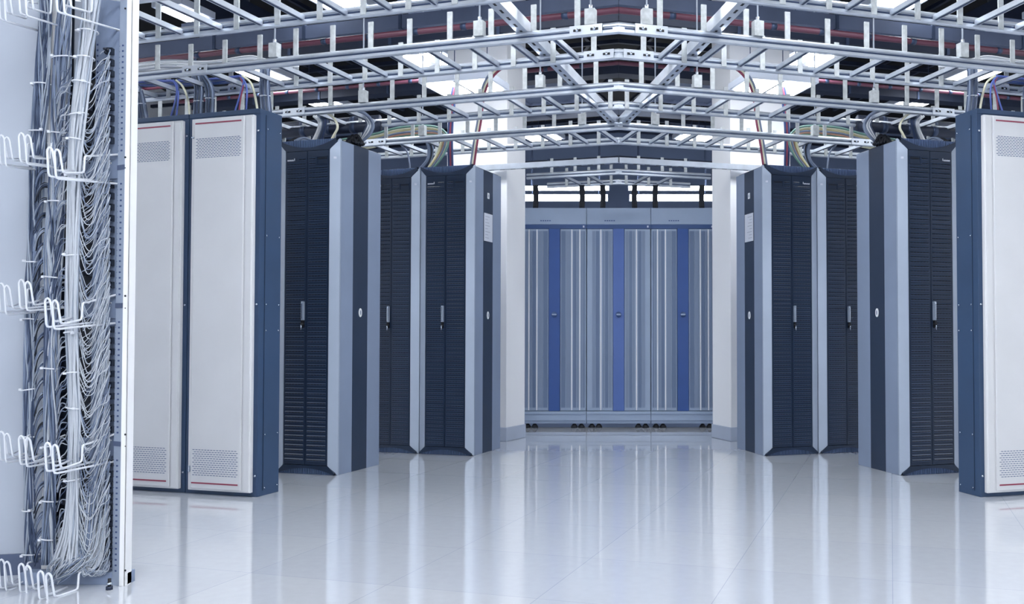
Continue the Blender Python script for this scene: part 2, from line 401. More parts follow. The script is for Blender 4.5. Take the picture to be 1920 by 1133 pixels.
# ---------------------------------------------------------------- blue striped cabinets at the end of the aisle
YC = at_z(1160, 803, 0).y
def bx_(px, Y=YC): return (px-CX)/F*Y
def bz_(py): return at_y(1160, py, YC).z
ZT, ZF, ZD, ZB, ZP = bz_(390), bz_(421), bz_(429), bz_(771), bz_(789)
def end_cabinet(cx, label, dark):
    t = thing('striped_cabinet', label, 'cabinet', (cx, YC, 0), 0, 'grey cabinets with a blue centre strip')
    hw = bx_(1160+60.2)-.001
    b = MB(); b.box(-hw, hw, .03, .6, ZP-.02, ZT, 'bc_light'); b.build('body', t, bevel=.003)
    b = MB(); b.box(-hw, hw, .0, .04, ZF, ZT, 'bc_light'); fa = b.build('fascia', t, bevel=.004)
    b = MB()
    for k in range(5): b.box(-.14+k*.022, -.126+k*.022, -.002, 0, (ZF+ZT)/2-.05, (ZF+ZT)/2-.04, 'bc_navy')
    b.build('faint_lettering', fa)
    b = MB(); b.box(-hw, hw, .004, .04, ZD, ZF, 'bc_navy'); hr = b.build('header_strip', t, label='dark blue strip above the doors')
    b = MB(); b.box(-.015+(hw-.02), -.0+(hw-.02), -.002, .004, ZD+.012, ZF-.012, 'sticker'); b.build('tag', hr)
    b = MB(); b.box(-.055, .055, -.004, .04, ZB, ZD, 'bc_blue' if dark else 'bc_blue_pale'); st = b.build('centre_strip', t, bevel=.002, label='plain blue strip with round knob')
    b = MB(); zk = bz_(590); b.tube([(0, -.004, zk), (0, -.02, zk)], .028, 'bc_navy', 16); b.obox(Vector((0, -.022, zk)), Vector((1,0,0)), Vector((0,1,0)), Vector((0,0,1)), .022, .004, .007, 'bc_light')
    b.build('knob', st)
    for sx in (-1, 1):
        a, e = .058, hw-.004
        def X(f): return sx*(a+(e-a)*f)
        def bb(f0, f1, y0, y1, z0, z1, m, M):
            x0, x1 = sorted((X(f0), X(f1))); M.box(x0, x1, y0, y1, z0, z1, m)
        b = MB(); z0, z1 = ZB+.003, ZD-.003
        bb(0, 1, .006, .04, z0, z1, 'bc_light', b)
        dr = b.build('door', t, bevel=.002)
        b = MB()
        for (f0, f1, m) in ((.04,.16,'bc_perf'),(.18,.30,'bc_perf_dark'),(.32,.40,'bc_perf'),(.53,.66,'bc_perf_dark'),(.68,.80,'bc_perf')) if (not dark) else \
                ((.04,.20,'bc_perf_dark'),(.22,.40,'bc_perf'),(.50,.62,'bc_perf_dark'),(.64,.72,'bc_perf'),(.80,.88,'bc_perf'),(.90,.95,'bc_perf_dark')):
            bb(f0, f1, .002, .006, z0+.03, z1-.02, m, b)
        b.build('mesh_panel', dr)
        for f in ((.465,) if not dark else (.45, .76)):
            b = MB(); bb(f-.02, f+.02, -.004, .006, z0+.005, z1-.005, 'bc_rib', b); b.build('rib', dr, label='pale vertical rib')
    b = MB(); b.box(-hw, hw, -.012, .05, ZB-.03, ZB-.003, 'bc_light'); b.box(-hw, hw, .0, .05, ZP+.0, ZB-.03, 'bc_light'); b.build('base_rail', t, bevel=.003)
    b = MB(); b.box(-hw+.004, hw-.004, .02, .5, ZP-.03, ZP, 'bc_light'); b.build('plinth', t)
    for xf in (-hw+.05, -hw+.12, hw-.12, hw-.05):
        b = MB(); b.tube([(xf, .05, .02), (xf, .05, ZP-.02)], .012, 'c_black', 8)
        b.tube([(xf, .05, 0), (xf, .05, .012), (xf, .05, .04)], [.034, .034, .012], 'c_black', 12); b.build('levelling_foot', t)
    return t
cw = bx_(1160+120.6)
end_cabinet(-cw, 'grey striped cabinet at end of aisle, beside the left white pillar', True)
end_cabinet(0, 'grey striped cabinet at end of aisle, the middle one on the centreline', False)
end_cabinet(cw, 'grey striped cabinet at end of aisle, beside the right white pillar', True)
# ---------------------------------------------------------------- cable ladders overhead
ZL = 2.436
def z0_of(py, Z): return at_z(1160, py, Z).y
SPC = .235
def rail_profile(h=.028, w=.012):
    return [(-.012,.009),(-.012,.017),(-.001,h),(.010,h),(.010,-h),(-.002,-h),(-.012,-.023),(-.012,-.010),(-.004,-.006),(-.004,.005)]
def ladder(ya, yb, Lx, Z, label, side_labels, off=0.0, splices=(), hangers=(), posts=True, xstart=0.0, rail_h=.028):
    """near and far rail centre depths ya, yb at the aisle centre; runs from the centre to the left"""
    t = thing('cable_ladder', label, 'cable ladder', (0, ya, Z), -TH, 'overhead cable ladders')
    wdt = (yb-ya)*math.cos(TH)
    # local frame: x along D, y along N.  the centre plane X=0 is oblique there: x = y*tan(TH)... ends are trimmed to it
    # a local point (x,y) has world X = x cos + y sin  ->  centre plane at x = -y tan(TH)
    def xc(y): return -y*math.tan(TH)
    for i, y in enumerate((0.0, wdt)):
        y0 = y + (0 if i == 0 else 0)
        # far rail must meet the centre at world depth yb
        b = MB(); s_ = -1 if i == 0 else 1
        prof = rail_profile(h=rail_h)
        x1 = xc(y0)
        pv = [(y0+p[0], p[1]) for p in prof]
        n = len(pv); vs = [(-Lx, p[0], p[1]) for p in pv]+[(xc(p[0]), p[0], p[1]) for p in pv]
        fs = [list(range(n))[::-1], list(range(n, 2*n))]+[(k, (k+1)%n, n+(k+1)%n, n+k) for k in range(n)]
        b.add(vs, fs, 'galv')
        b.box(-Lx, x1-.03, y0-.0052, y0-.003, -.005, .003, 'galv_dark')
        b.build('rail', t)
    n = int(Lx/SPC)
    for k in range(n):
        x = -off-k*SPC
        if x < -Lx+.05: break
        if x > xc(wdt)-.02: continue
        b = MB(); b.box(x-.013, x+.013, .008, wdt-.008, -.012, .012, 'galv'); b.box(x-.005, x+.005, .008, wdt-.008, -.0135, -.0118, 'galv_dark'); b.build('rung', t)
    if posts:
        for k in range(n):
            for j, y in enumerate((.012, wdt-.012)):
                x = -off-SPC*(k+.42+.16*j)
                if x < -Lx+.05 or x > xc(y)-.04: continue
                hh = .17+random.uniform(-.012, .012)
                b = MB(); b.box(x-.0145, x+.0145, y-.004, y+.004, -.02, hh, 'post_metal'); b.build('retaining_post', t)
    for (x, i) in splices:
        if i: x -= wdt*math.tan(TH)
        y = 0 if i == 0 else wdt; f = -.0165 if i == 0 else -.0165
        b = MB(); b.box(x-.085, x+.085, y+f-.003, y+f+.002, -.024, .024, 'galv')
        for q in (-.045, .045): b.box(x+q-.02, x+q+.02, y+f-.005, y+f-.0028, -.006, .006, 'c_black'); b.tube([(x+q, y+f-.002, 0), (x+q, y+f-.011, 0)], .008, 'chrome', 6)
        b.build('splice_plate', t)
    for (x, i) in hangers:
        y = .0 if i == 0 else wdt
        b = MB(); b.box(x-.026, x+.026, y-.02, y+.02, .026, .105, 'post_metal'); hb = b.build('hanger_bracket', t)
        b = MB(); b.tube([(x, y, .1), (x, y, CEIL-Z)], .005, 'galv', 6); b.tube([(x, y, .1), (x, y, .128)], .010, 'galv', 6); b.build('threaded_rod', hb)
    return t
yR = {k: z0_of(v, ZL) for k, v in dict(R1=-34, R2=52, R3=101, R4=161, R5=197, R6=236, R7=264).items()}
def lx(px, z0):                         # local x (along D, from the point (0,z0)) of the row at column px
    p = row(px, HOR, z0); return (Vector((p.x, p.y, 0))-Vector((0, z0, 0))).dot(D)
lad = []
lad.append((ladder(yR['R1']-.47, yR['R1'], 3.4, ZL, 'galvanised cable ladder across the top edge, left half of the photo', None, off=.06, hangers=[(lx(760, yR['R1']-.47), 0)]), 'galvanised cable ladder across the top edge, right half of the photo'))
lad.append((ladder(yR['R2'], yR['R3'], 3.4, ZL, 'galvanised cable ladder over the left pale cabinets', None, off=.12,
     splices=[(lx(363, yR['R2']), 0), (lx(1100, yR['R2']), 0), (lx(1124, yR['R3']), 1), (lx(448, yR['R3']), 1)],
     hangers=[(lx(510, yR['R2']), 0), (lx(897, yR['R2']), 0), (lx(1107, yR['R2']), 0)]), 'galvanised cable ladder over the right pale cabinet'))
lad.append((ladder(yR['R4'], yR['R5'], 3.6, ZL, 'galvanised cable ladder over the left rack nearest the pale cabinets', None, off=.05,
     splices=[(lx(550, yR['R4']), 0)], hangers=[(lx(678, yR['R4']), 0), (lx(1012, yR['R4']), 0)]), 'galvanised cable ladder over the right rack nearest the pale cabinet'))
lad.append((ladder(yR['R6'], yR['R7'], 3.6, ZL, 'galvanised cable ladder over the racks beside the left pillar', None, off=.17,
     splices=[(lx(705, yR['R6']), 0)], hangers=[(lx(790, yR['R6']), 0), (lx(1091, yR['R6']), 0)]), 'galvanised cable ladder over the racks beside the right pillar'))
y9, y10 = z0_of(322, ZL), z0_of(341, ZL)
lad.append((ladder(y9, y10, .92, ZL, 'short cable ladder above the blue striped cabinets, left of centre', None, off=.1, posts=True), 'short cable ladder above the blue striped cabinets, right of centre'))
for t, lb in lad: mirror(t, lb)
# single channels
def channel(p, q, name, label, r=.022):
    p = Vector(p); q = Vector(q); ax = (q-p).normalized(); sd = Vector((-ax.y, ax.x, 0)).normalized(); up = ax.cross(sd)*-1
    if up.z < 0: up = -up
    c = (p+q)/2; l = (q-p).length/2; b = MB()
    b.obox(c-up*r*.9, ax, sd, up, l, r, r*.12, 'galv'); b.obox(c+sd*r*.9, ax, sd, up, l, r*.12, r, 'galv'); b.obox(c-sd*r*.9, ax, sd, up, l, r*.12, r, 'galv')
    b.obox(c+up*r*.95+sd*r*.7, ax, sd, up, l, r*.3, r*.1, 'galv'); b.obox(c+up*r*.95-sd*r*.7, ax, sd, up, l, r*.3, r*.1, 'galv')
    for k in range(int(2*l/.1)): b.obox(p+ax*(.05+.1*k)-up*(r*1.03), ax, sd, up, .022, .006, .0006, 'c_black')
    vs0 = p.copy(); o = b.build(name, loc=vs0); tag(o, label, 'steel channel'); return o
Z8 = 2.369; y8 = z0_of(301, Z8)
o = channel(Vector((0, y8, Z8)), Vector((0, y8, Z8))-D*3.2, 'steel_channel', 'steel channel running past the face of the left pillar above the racks')
mirror(o, 'steel channel running past the face of the right pillar above the racks')
zq = 2.50
a = at_z(905, -27, zq); e = at_z(1150, 228, zq); e.x = -.03
o = channel(a, e, 'steel_channel', 'diagonal steel channel crossing above ladders, left of centre', .03)
mirror(o, 'diagonal steel channel crossing above ladders, right of centre')
# ---------------------------------------------------------------- plenum: lamps, vents, ducts
ZC = 3.55
def ceiling_light(c, hx, hy, rz, label, tubes=1, z=ZC):
    t = thing('ceiling_light', label, 'ceiling light', (c[0], c[1], z), rz, 'lit ceiling lamps')
    b = MB(); b.box(-hx-.04, hx+.04, -hy-.04, hy+.04, .012, .07, 'lamp_housing'); b.build('housing', t, bevel=.004)
    if tubes == 1:
        b = MB(); b.box(-hx, hx, -hy, hy, .0, .013, 'diffuser'); b.build('diffuser', t)
    else:
        for s_ in (-1, 1):
            b = MB(); b.box(s_*hx*.55-hx*.28, s_*hx*.55+hx*.28, -hy, hy, -.012, .013, 'diffuser'); b.build('tube', t)
    for sy in (-1, 1):
        b = MB(); b.tube([(0, sy*hy*.7, .06), (0, sy*hy*.7, CEIL-z)], .004, 'galv_dark', 6); b.build('suspension_rod', t)
    return t
vis = [((345, 28), .11, .15, 1, 'lit panel lamp high at upper left, above the pale cabinets'),
       ((603, 194), .16, .34, 1, 'lit lamp above the louvred rack, left of aisle'),
       ((787, 107), .24, .30, 2, 'twin-tube lamp with grey housing, left of centre'),
       ((840, 168), .12, .160, 1, 'lit lamp before left pillar, farther from the pillar of the pair'),
       ((902, 164), .12, .160, 1, 'lit lamp before left pillar, nearer to the pillar of the pair'),
       ((620, -2), .16, .3, 1, 'lit lamp at top edge of the photo, left of centre'),
       ((490, 142), .16, .3, 1, 'lit lamp behind the ladder over the left pale cabinets')]
vis.append(((1016, 259), .19, .16, 1, 'small far lamp seen through the ladders, left of centre'))
for (px, py), hx, hy, tb, lb in vis:
    zl = 2.92 if 'pillar' in lb else (3.3 if 'far' in lb and 'pillar' not in lb else ZC)
    p = at_z(px, py, zl); o = ceiling_light(p, hx, hy, -TH, lb, tb, zl)
    mirror(o, lb.replace('left', 'RIGHT').replace('right', 'left').replace('RIGHT', 'right').replace('louvred rack, right of aisle', 'louvred rack, right of aisle'))
# unseen lamps added over and behind the camera to light fronts and floor
k = 0
for X in (-3.6, -1.2, 1.2, 3.6):
    for Y in (-3.2, -.9, 1.8, 4.3):
        if abs(X) > 2 and Y > 0: continue
        k += 1; o = ceiling_light((X, Y), .3, .6, 0, 'unseen panel lamp added overhead to light fronts and floor', 1)
for X in (-.7, .7): ceiling_light((X, 6.85), .3, .14, 0, 'unseen narrow lamp added over the aisle to light the pillars', 1)  # unseen pair added to brighten pillar sides and floor
for X in (-4.9, 4.9):
    for Y in (5.0, 8.0): ceiling_light((X, Y), .3, .6, 0, 'unseen panel lamp added over the side bay behind the cabinets', 1)  # out of view, added to help light the room
# far strip lamps seen above the striped cabinets
for sx in (-1, 1):
    for (py, y_) in ((353, 13.2), (371, 13.6)):
        p = at_y(1160+sx*100, py, y_); t = thing('strip_light', '%s far strip lamp above the striped cabinets, %s of centre' % ('upper' if py < 360 else 'lower', 'left' if sx < 0 else 'right'), 'ceiling light', p, 0, 'far strip lamps')
        hh = .02 if py < 360 else .038
        b = MB(); b.box(-.62, .62, -.03, .03, -hh, hh, 'diffuser'); b.build('tube', t)
        b = MB(); b.box(-.64, .64, .03, .06, -hh-.01, hh+.02, 'lamp_housing'); b.build('housing', t)
        for q in (-.5, .5):
            b = MB(); b.tube([(q, .045, hh), (q, .045, CEIL-p.z)], .006, 'galv_dark', 6); b.build('suspension_rod', t)
# air vents
def air_vent(px, py, hx, hy, label):
    p = at_z(px, py, ZC); t = thing('air_vent', label, 'air vent', p, -TH, 'slatted ceiling vents')
    b = MB()
    for (x0,x1,y0,y1) in ((-hx,hx,-hy,-hy+.05),(-hx,hx,hy-.05,hy),(-hx,-hx+.05,-hy,hy),(hx-.05,hx,-hy,hy)): b.box(x0,x1,y0,y1,0,.05,'vent_grey')
    b.build('frame', t)
    b = MB(); n = 26
    for i in range(n):
        x = -hx+.05+(2*hx-.1)*(i+.5)/n; b.obox(Vector((x, 0, .025)), Vector((.8,0,.6)), Vector((0,1,0)), Vector((-.6,0,.8)), .012, hy-.05, .0015, 'vent_grey')
    b.build('slats', t)
    b = MB(); b.box(-hx+.02, hx-.02, -hy+.02, hy-.02, .05, .25, 'duct_dark'); b.build('plenum_box', t)
    b = MB(); b.tube([(0,0,.25),(0,0,CEIL-ZC)], .1, 'duct_dark', 12); b.build('duct_neck', t)
    return t
mirror(air_vent(858, 30, .36, .34, 'slatted air vent near the top edge, left of centre'), 'slatted air vent near the top edge, right of centre')
mirror(air_vent(445, 74, .28, .36, 'slatted air vent above the left pale cabinets'), 'slatted air vent above the right pale cabinet')
mirror(air_vent(1030, 180, .4, .36, 'small slatted air vent behind the ladders, left of centre'), 'small slatted air vent behind the ladders, right of centre')
# ducts and red pipes running the way of the rows
def run_obj(z0, Z, name, label, cat, fn, Lx=5.0):
    b = MB(); p = Vector((0, z0, Z)); fn(b, p, p-D*Lx)
    b.v = [tuple(Vector(v)+D*((-.0015-v[0])/D.x)) if (Vector(v)-p).dot(D) > -.3 else v for v in b.v]; o = b.build(name, loc=p); tag(o, label, cat); return o
def duct(hy, hz, m):
    def f(b, p, q):
        b.obox((p+q)/2, D, N, Vector((0,0,1)), (q-p).length/2, hy, hz, m)
        for k in range(1, 6): b.obox(p+(q-p)*(k/6), D, N, Vector((0,0,1)), .012, hy+.008, hz+.008, 'galv_dark')
    return f
def pipe(r, m, seg=True):
    def f(b, p, q):
        b.tube([p, q], r, m, 12)
        if seg:
            for k in range(1, 14): c = p+(q-p)*(k/14); b.tube([c-D*.02, c+D*.02], r*1.12, 'galv_dark', 12)
    return f
def zr(py, Z): return at_z(1160, py, Z).y
for (py, Z, nm, lb, ct, fn) in (
   (4, 3.25, 'air_duct', 'pale grey duct above the red pipe at top, %s half', 'duct', duct(.09, .05, 'duct_grey')),
   (19, 2.97, 'red_pipe', 'dull red pipe just under the pale duct at top, %s half', 'pipe', pipe(.021, 'pipe_red')),
   (34, 3.02, 'cable_trunking', 'dark blue trunking below the upper red pipe, %s half', 'trunking', duct(.07, .04, 'duct_dark')),
   (118, 3.42, 'red_pipe', 'lower dull red pipe farther back, %s half', 'pipe', pipe(.019, 'pipe_red')),
   (132, 3.5, 'cable_trunking', 'blue grey trunking under the farther red pipe, %s half', 'trunking', duct(.08, .05, 'duct_dark')),
   (205, 3.5, 'air_duct', 'long grey duct far back above the pillar tops, %s half', 'duct', duct(.12, .035, 'duct_grey')),
   (300, 2.95, 'air_duct', 'low far duct just above the striped cabinets, %s half', 'duct', duct(.1, .03, 'duct_dark'))):
    o = run_obj(zr(py, Z), Z, nm, lb % 'left', ct, fn); mirror(o, lb % 'right')
# ceiling sub-grid of thin struts
def grid(sx):
    b = MB()
    for k in range(12):
        p = Vector((0, 5.2+k*.85, 4.0)); q = p-D*6.6; b.obox((p+q)/2, D, N, Vector((0,0,1)), 3.3, .02, .02, 'duct_dark')
    for k in range(11):
        p = Vector((-.2-k*.6, 4.0, 4.06)); q = p+Vector((N.x, N.y, 0))*9; b.obox((p+q)/2, N, D, Vector((0,0,1)), 4.5, .018, .018, 'duct_dark')
    o = b.build('trim_'+('left' if sx > 0 else 'right')); o.scale.x = sx; struct(o)
grid(1); grid(-1)
# dark cable drops behind the striped cabinets' fascia
for px in (1004, 1091, 1130):
    for s_ in (1, -1):
        p0 = at_y(px, 347, YC+.06); p1 = at_y(px, 391, YC+.06); p1.z = ZT
        b = MB()
        for q in range(5): b.tube(spline([p0+Vector((-.02+.01*q, .0, 0)), (p0+p1)/2+Vector((-.02+.01*q+.004, .01, 0)), p1+Vector((-.02+.01*q, .0, -.0))], 4), .0068, 'navy_dark' if q % 2 else 'c_black', 6)
        o = b.build('cable_drop', loc=p1)
        if s_ < 0: o.scale.x = -1; o.location.x = -p1.x
        where = {1004: 'nearest the %s pillar', 1091: 'second from the %s pillar', 1130: 'third from the %s pillar'}[px] % ('left' if s_ > 0 else 'right')
        tag(o, 'dark cable drop entering the striped cabinets, '+where, 'cable', 'dark cable drops above the striped cabinets')
# ---------------------------------------------------------------- cables above the racks
def cables(name, label_l, label_r, strands, tie=None, group='cables above the cabinets'):
    """strands: list of (points, radius, material); points are world"""
    b = MB(); p0 = strands[0][0][-1]
    for pts, r, m in strands: b.tube(spline(pts, 6), r, m, 6)
    t = thing(name, label_l, 'cable', p0, 0, group)
    b.v = [(v[0]-p0[0], v[1]-p0[1], v[2]-p0[2]) for v in b.v]
    b.build('strands', t)
    if tie:
        for (c, rr) in tie:
            T = MB(); c = Vector(c)-p0; T.tube([c+Vector((rr*math.cos(a*.4488), rr*.5*math.sin(a*.4488), 0)) for a in range(15)], .0025, 'white_wire', 5, False); T.build('cable_tie', t)
    mirror(t, label_r); return t
def ribbon(pix, z0, n, wpx, r, ms, zend=None, dz=.012):
    out = []
    for i in range(n):
        f = (i/(n-1)-.5) if n > 1 else 0
        pts = []
        for k, (px, py) in enumerate(pix):
            p = row(px+f*wpx, py, z0+dz*math.sin(i*2.3)); pts.append(p)
        if zend is not None: pts[-1].z = zend
        out.append((pts, r, ms[i % len(ms)]))
    return out
zc1 = P1.y+.3*P1.x+.12          # row depth over the pale cabinets
lw = 'left'
def two(s): return s % 'left', s % 'right'
l, r = two('thin white cables lying along the ladder over the %s pale cabinets')
cables('cable_run', l, r, [([row(x, y+2.3*(q % 5)-4+1.5*math.sin(q*2.1+x*.02), yR['R3']-.06-.022*(q//5)) for x, y in [(180,135),(246,126),(309,118),(368,120),(413,118),(468,110),(505,116),(560,112)]], .0042, ['c_white', 'cab_d', 'c_white', 'cab_a'][q % 4]) for q in range(15)] +
       [([row(x, y+dy_, yR['R3']-.1+dd) for x, y in [(180,137),(246,128),(309,120),(368,122),(413,119),(468,113),(505,118),(560,114)]], .006, 'c_white') for dy_, dd in ((4,0),(7,.03),(-4,.02),(10,-.02))])
l, r = two('blue and violet cables running along under the ladder over the %s pale cabinets')
cables('cable_run', l, r, [([row(x, y+3.2*i, yR['R3']-.1+.02*(i % 3)) for x, y in [(250,154),(300,152),(345,151),(400,148),(440,144),(456,142)]], .0075, m) for i, m in enumerate(['c_blue', 'cab_b', 'c_blue', 'c_navy'])] +
       [([row(x, y, yR['R3']-.12) for x, y in [(258,167),(285,166),(310,163)]], .008, 'c_red')])
for (pix, wpx, wh) in (([(240,150),(256,166),(264,195),(270,225)], 17, 'beside the post of the cable-filled frame'), ([(366,140),(373,165),(372,190),(371,220)], 15, 'in the middle above the joint'),
                       ([(378,140),(391,160),(394,185),(393,217)], 14, 'just right of the joint'), ([(497,128),(496,155),(497,180),(500,212)], 17, 'at the aisle end')):
    st = ribbon(pix, zc1, 7, wpx, .0058, ['c_grey', 'cab_b', 'cab_c', 'cab_d'], H1)
    l = 'grey flat cable drop onto left pale cabinets, '+wh; r = 'grey flat cable drop onto right pale cabinet, '+wh
    pm = (pix[2][0], pix[2][1])
    t = cables('cable_drop', l, r, st, [(row(pm[0], pm[1], zc1), .03)])
if True:
    l, r = two('loose blue and cream cables hooking onto the %s pale cabinets, far from aisle')
    cables('power_cable', l, r, [([row(x, y, zc1) for x, y in pts[:-1]]+[Vector((*row(pts[-1][0], pts[-1][1], zc1).xy, H1))], rr, m) for pts, rr, m in (
        ([(320,150),(329,158),(331,180),(318,214)], .0055, 'c_blue'), ([(324,150),(333,160),(334,185),(330,216)], .0055, 'c_blue'),
        ([(327,150),(335,162),(331,188),(322,216)], .0045, 'cab_c'), ([(330,150),(343,163),(353,190),(356,214)], .0065, 'c_cream'))])
    l, r = two('loose blue, red and cream cables hooking onto the %s pale cabinets, near aisle')
    cables('power_cable', l, r, [([row(x, y, zc1) for x, y in pts[:-1]]+[Vector((*row(pts[-1][0], pts[-1][1], zc1).xy, H1))], rr, m) for pts, rr, m in (
        ([(448,142),(457,150),(452,172),(438,208)], .0055, 'c_blue'), ([(450,142),(460,155),(463,175),(461,206)], .0055, 'c_blue'),
        ([(450,143),(456,160),(452,180),(447,208)], .0048, 'c_red'), ([(454,142),(470,155),(478,180),(484,206)], .007, 'c_cream'))])
zc2 = P2.y+.3*P2.x
def end_on(pts, z0, Z): return [row(x, y, z0) for x, y in pts[:-1]]+[Vector((*row(pts[-1][0], pts[-1][1], z0).xy, Z))]
l, r = two('thick grey and white cables bending onto the %s rack beside the pale cabinets')
cables('cable_drop', l, r, [(end_on([(588+4*i,218),(598+2.2*i,228),(596+2*i,245),(582+3.5*i,262)], zc2+.2+.01*i, H), .010, m) for i, m in enumerate(['c_white','c_white','c_grey','cab_c','cab_c','c_navy','cab_c'])])
l, r = two('cream cable arching to the front corner of the %s rack beside pale cabinets')
cables('power_cable', l, r, [(end_on([(610,210),(626,222),(633,238),(627,252),(619,261)], zc2+.12, H), .0085, 'c_cream')])
l, r = two('big grey and white cable loop over the %s rack beside pale cabinets')
cables('cable_loop', l, r, [(end_on([(655,208+i),(684-i*1.5,212+i*1.2),(700-i*2.2,232),(694-i*2,252-i*1.2),(672,258)], zc2+.34+.008*i, H+.02), .009, m) for i, m in enumerate(['c_grey','cab_b','c_white','cab_d','c_white','cab_c'])])
l, r = two('black wad of cable ends on the %s rack beside pale cabinets')
st = []
for i in range(26):
    a, q = random.random()*6.28, random.random()*6.28; c = row(664, 256, zc2+.28); c.z = H+.035
    st.append(([c+Vector((.07*math.cos(a), .05*math.sin(a), -.028)), c+Vector((.02*math.cos(q), .02*math.sin(q), .03*math.sin(a*3)+.012)), c+Vector((-.06*math.cos(a+.7), -.05*math.sin(a+.7), -.026))], .009, 'c_black' if i % 4 else 'navy_dark'))
cables('cable_wad', l, r, st)
l, r = two('small grey sleeve and black wires on the %s rack beside pale cabinets')
st = []
for i in range(8):
    c = row(553+i*2.5, 262, zc2+.12); c.z = H+.012+.012*(i % 2)
    st.append(([c+Vector((-.05, 0, -.005)), c+Vector((0, .01, .018)), c+Vector((.06, .02, -.006))], .008, 'c_grey' if i > 3 else 'c_black'))
cables('cable_wad', l, r, st)
for (py, rr, m, w0) in ((228, .035, 'duct_dark', 'upper'), (240, .036, 'duct_dark', 'lower')):
    zz = zc2+(.95 if w0 == 'upper' else .5); p = row(480, py+10, zz); q = row(712, py, zz); p.z = q.z = (p.z+q.z)/2
    b = MB(); b.tube([p, q], rr, m, 14)
    for k in range(1, 5): c = p+(q-p)*(k/5); b.tube([c-D*.02, c+D*.02], rr*1.1, 'galv_dark', 14)
    o = b.build('conduit', loc=q); tag(o, '%s dark conduit behind the cables over the left louvred rack' % w0, 'pipe'); mirror(o, '%s dark conduit behind the cables over the right louvred rack' % w0)
zc3 = P3.y+.3*P3.x
l, r = two('curved green, yellow and grey cable bundle dropping onto the %s racks beside the pillar')
gc = ['c_green','c_cream','c_yellow','c_grey','c_orange','c_green','c_yellow','c_cream']
cables('cable_bundle', l, r, [(end_on([(640,262+i*3),(700,252+i*3.4),(745,240+i*3.4),(800,236+i*3.2),(829-i*1.0,243+i*2.2),(841-i*2.0,263),(832-i*1.9,290),(812-i*1.6,315)], zc3+.1+.01*(i % 3), H), .0085, m) for i, m in enumerate(gc)])
l, r = two('red, cream and grey cables curving down onto the %s racks beside the pillar')
cables('power_cable', l, r, [(end_on([(965+i*4,112+i*2),(930+i*3,128+i*2),(908+i*3.4,155+i*2),(900+i*3,190),(896+i*3,225),(889+i*3,265),(882+i*3,314)], zc3+.14+.004*i, H), .0095, m) for i, m in enumerate(['c_grey', 'c_cream', 'c_red'])])
l, r = two('navy and red cables curving down behind ladders to the %s racks beside pillar')
cables('power_cable', l, r, [(end_on([(885+i*4,128),(862+i*3.6,140),(849+i*3.4,165),(845+i*3.2,200),(841+i*3.2,250),(842+i*3.2,316)], zc3+.3+.004*i, H), .0095, m) for i, m in enumerate(['c_navy', 'c_red', 'c_navy'])])
l, r = two('grey cables and black sleeve twisting onto the joint of the %s racks beside pillar')
cables('cable_drop', l, r, [(end_on([(797+i*2,262),(803+i*2.2,280),(800+i*2,300),(785+i*4,317)], zc3+.1+.006*i, H), .008, m) for i, m in enumerate(['c_grey','cab_b','cab_c','c_black','c_grey'])])
l, r = two('thin grey cable down to the half hidden rack on the %s')
cables('power_cable', l, r, [(end_on([(752,272),(763,284),(767,300),(769,320)], zc3+.1, H), .007, m) for m in ['c_grey']])
# ---------------------------------------------------------------- distribution frame, far left
YP = at_z(226, 1100, 0).y
fr = thing('distribution_frame', 'tall open wiring frame full of pale cables with white post, at left edge', 'wiring frame', (at_z(226, 1100, 0).x, YP, 0), 0)
RL = Vector(fr.location)
def fbuild(b, name, label=None, bevel=0, parent=None):
    b.v = [(v[0]-RL.x, v[1]-RL.y, v[2]-RL.z) for v in b.v]
    return b.build(name, parent or fr, bevel=bevel, label=label)
def fp(px, py, Y): return at_y(px, py, Y)
def xat(px, py, Y): return at_y(px, py, Y).x
ZTOP = 3.0
x1 = xat(239.5, HOR, YP); x0 = xat(229.5, HOR, YP); xr = xat(216.5, HOR, YP+.02)
b = MB(); b.box(x0, x1, YP, YP+.004, 0, ZTOP, 'frame_white'); b.box(x1-.003, x1, YP, YP+.05, 0, ZTOP, 'frame_white')
post = fbuild(b, 'upright_post', 'white slotted steel post', .001)
b = MB()
for py in (16, 295, 315, 555, 578, 815, 837, 1070): p = fp(235, py, YP); b.tube([p, p-Vector((0, .0012, 0))], .0038 if py not in (315, 578, 837) else .002, 'c_black', 8)
fbuild(b, 'bolt_hole')
b = MB(); b.add([(xr, YP+.02, 0), (x0, YP, 0), (x0, YP, ZTOP), (xr, YP+.02, ZTOP), (xr, YP+.024, 0), (x0, YP+.004, 0), (x0, YP+.004, ZTOP), (xr, YP+.024, ZTOP)],
      [(0,1,2,3),(7,6,5,4),(0,4,5,1),(3,2,6,7),(1,5,6,2),(0,3,7,4)], 'frame_white_shaded'); ls = None
py = 84.0; q = 0
rowsA = []
while py < 1075:
    sec = (py > 285 and py < 340) or (py > 560 and py < 600) or (py > 812 and py < 862)
    if not sec:
        f = .55; X_ = xr+(x0-xr)*f; Y_ = YP+.02*(1-f)-.0012; z = fp(223, py, YP).z
        b.box(X_-.004, X_-.001, Y_, Y_+.001, z-.003, z+.003, 'c_navy'); b.box(X_+.0005, X_+.004, Y_-.0005, Y_+.0005, z-.003, z+.003, 'c_navy')
        b.box(xr+.001, xr+.004, YP+.0165, YP+.018, z-.0006, z+.0006, 'c_navy')
        rowsA.append(py)
    py += 10.4; q += 1
fbuild(b, 'label_strip', 'strip of small dark row numbers, its shade painted grey')

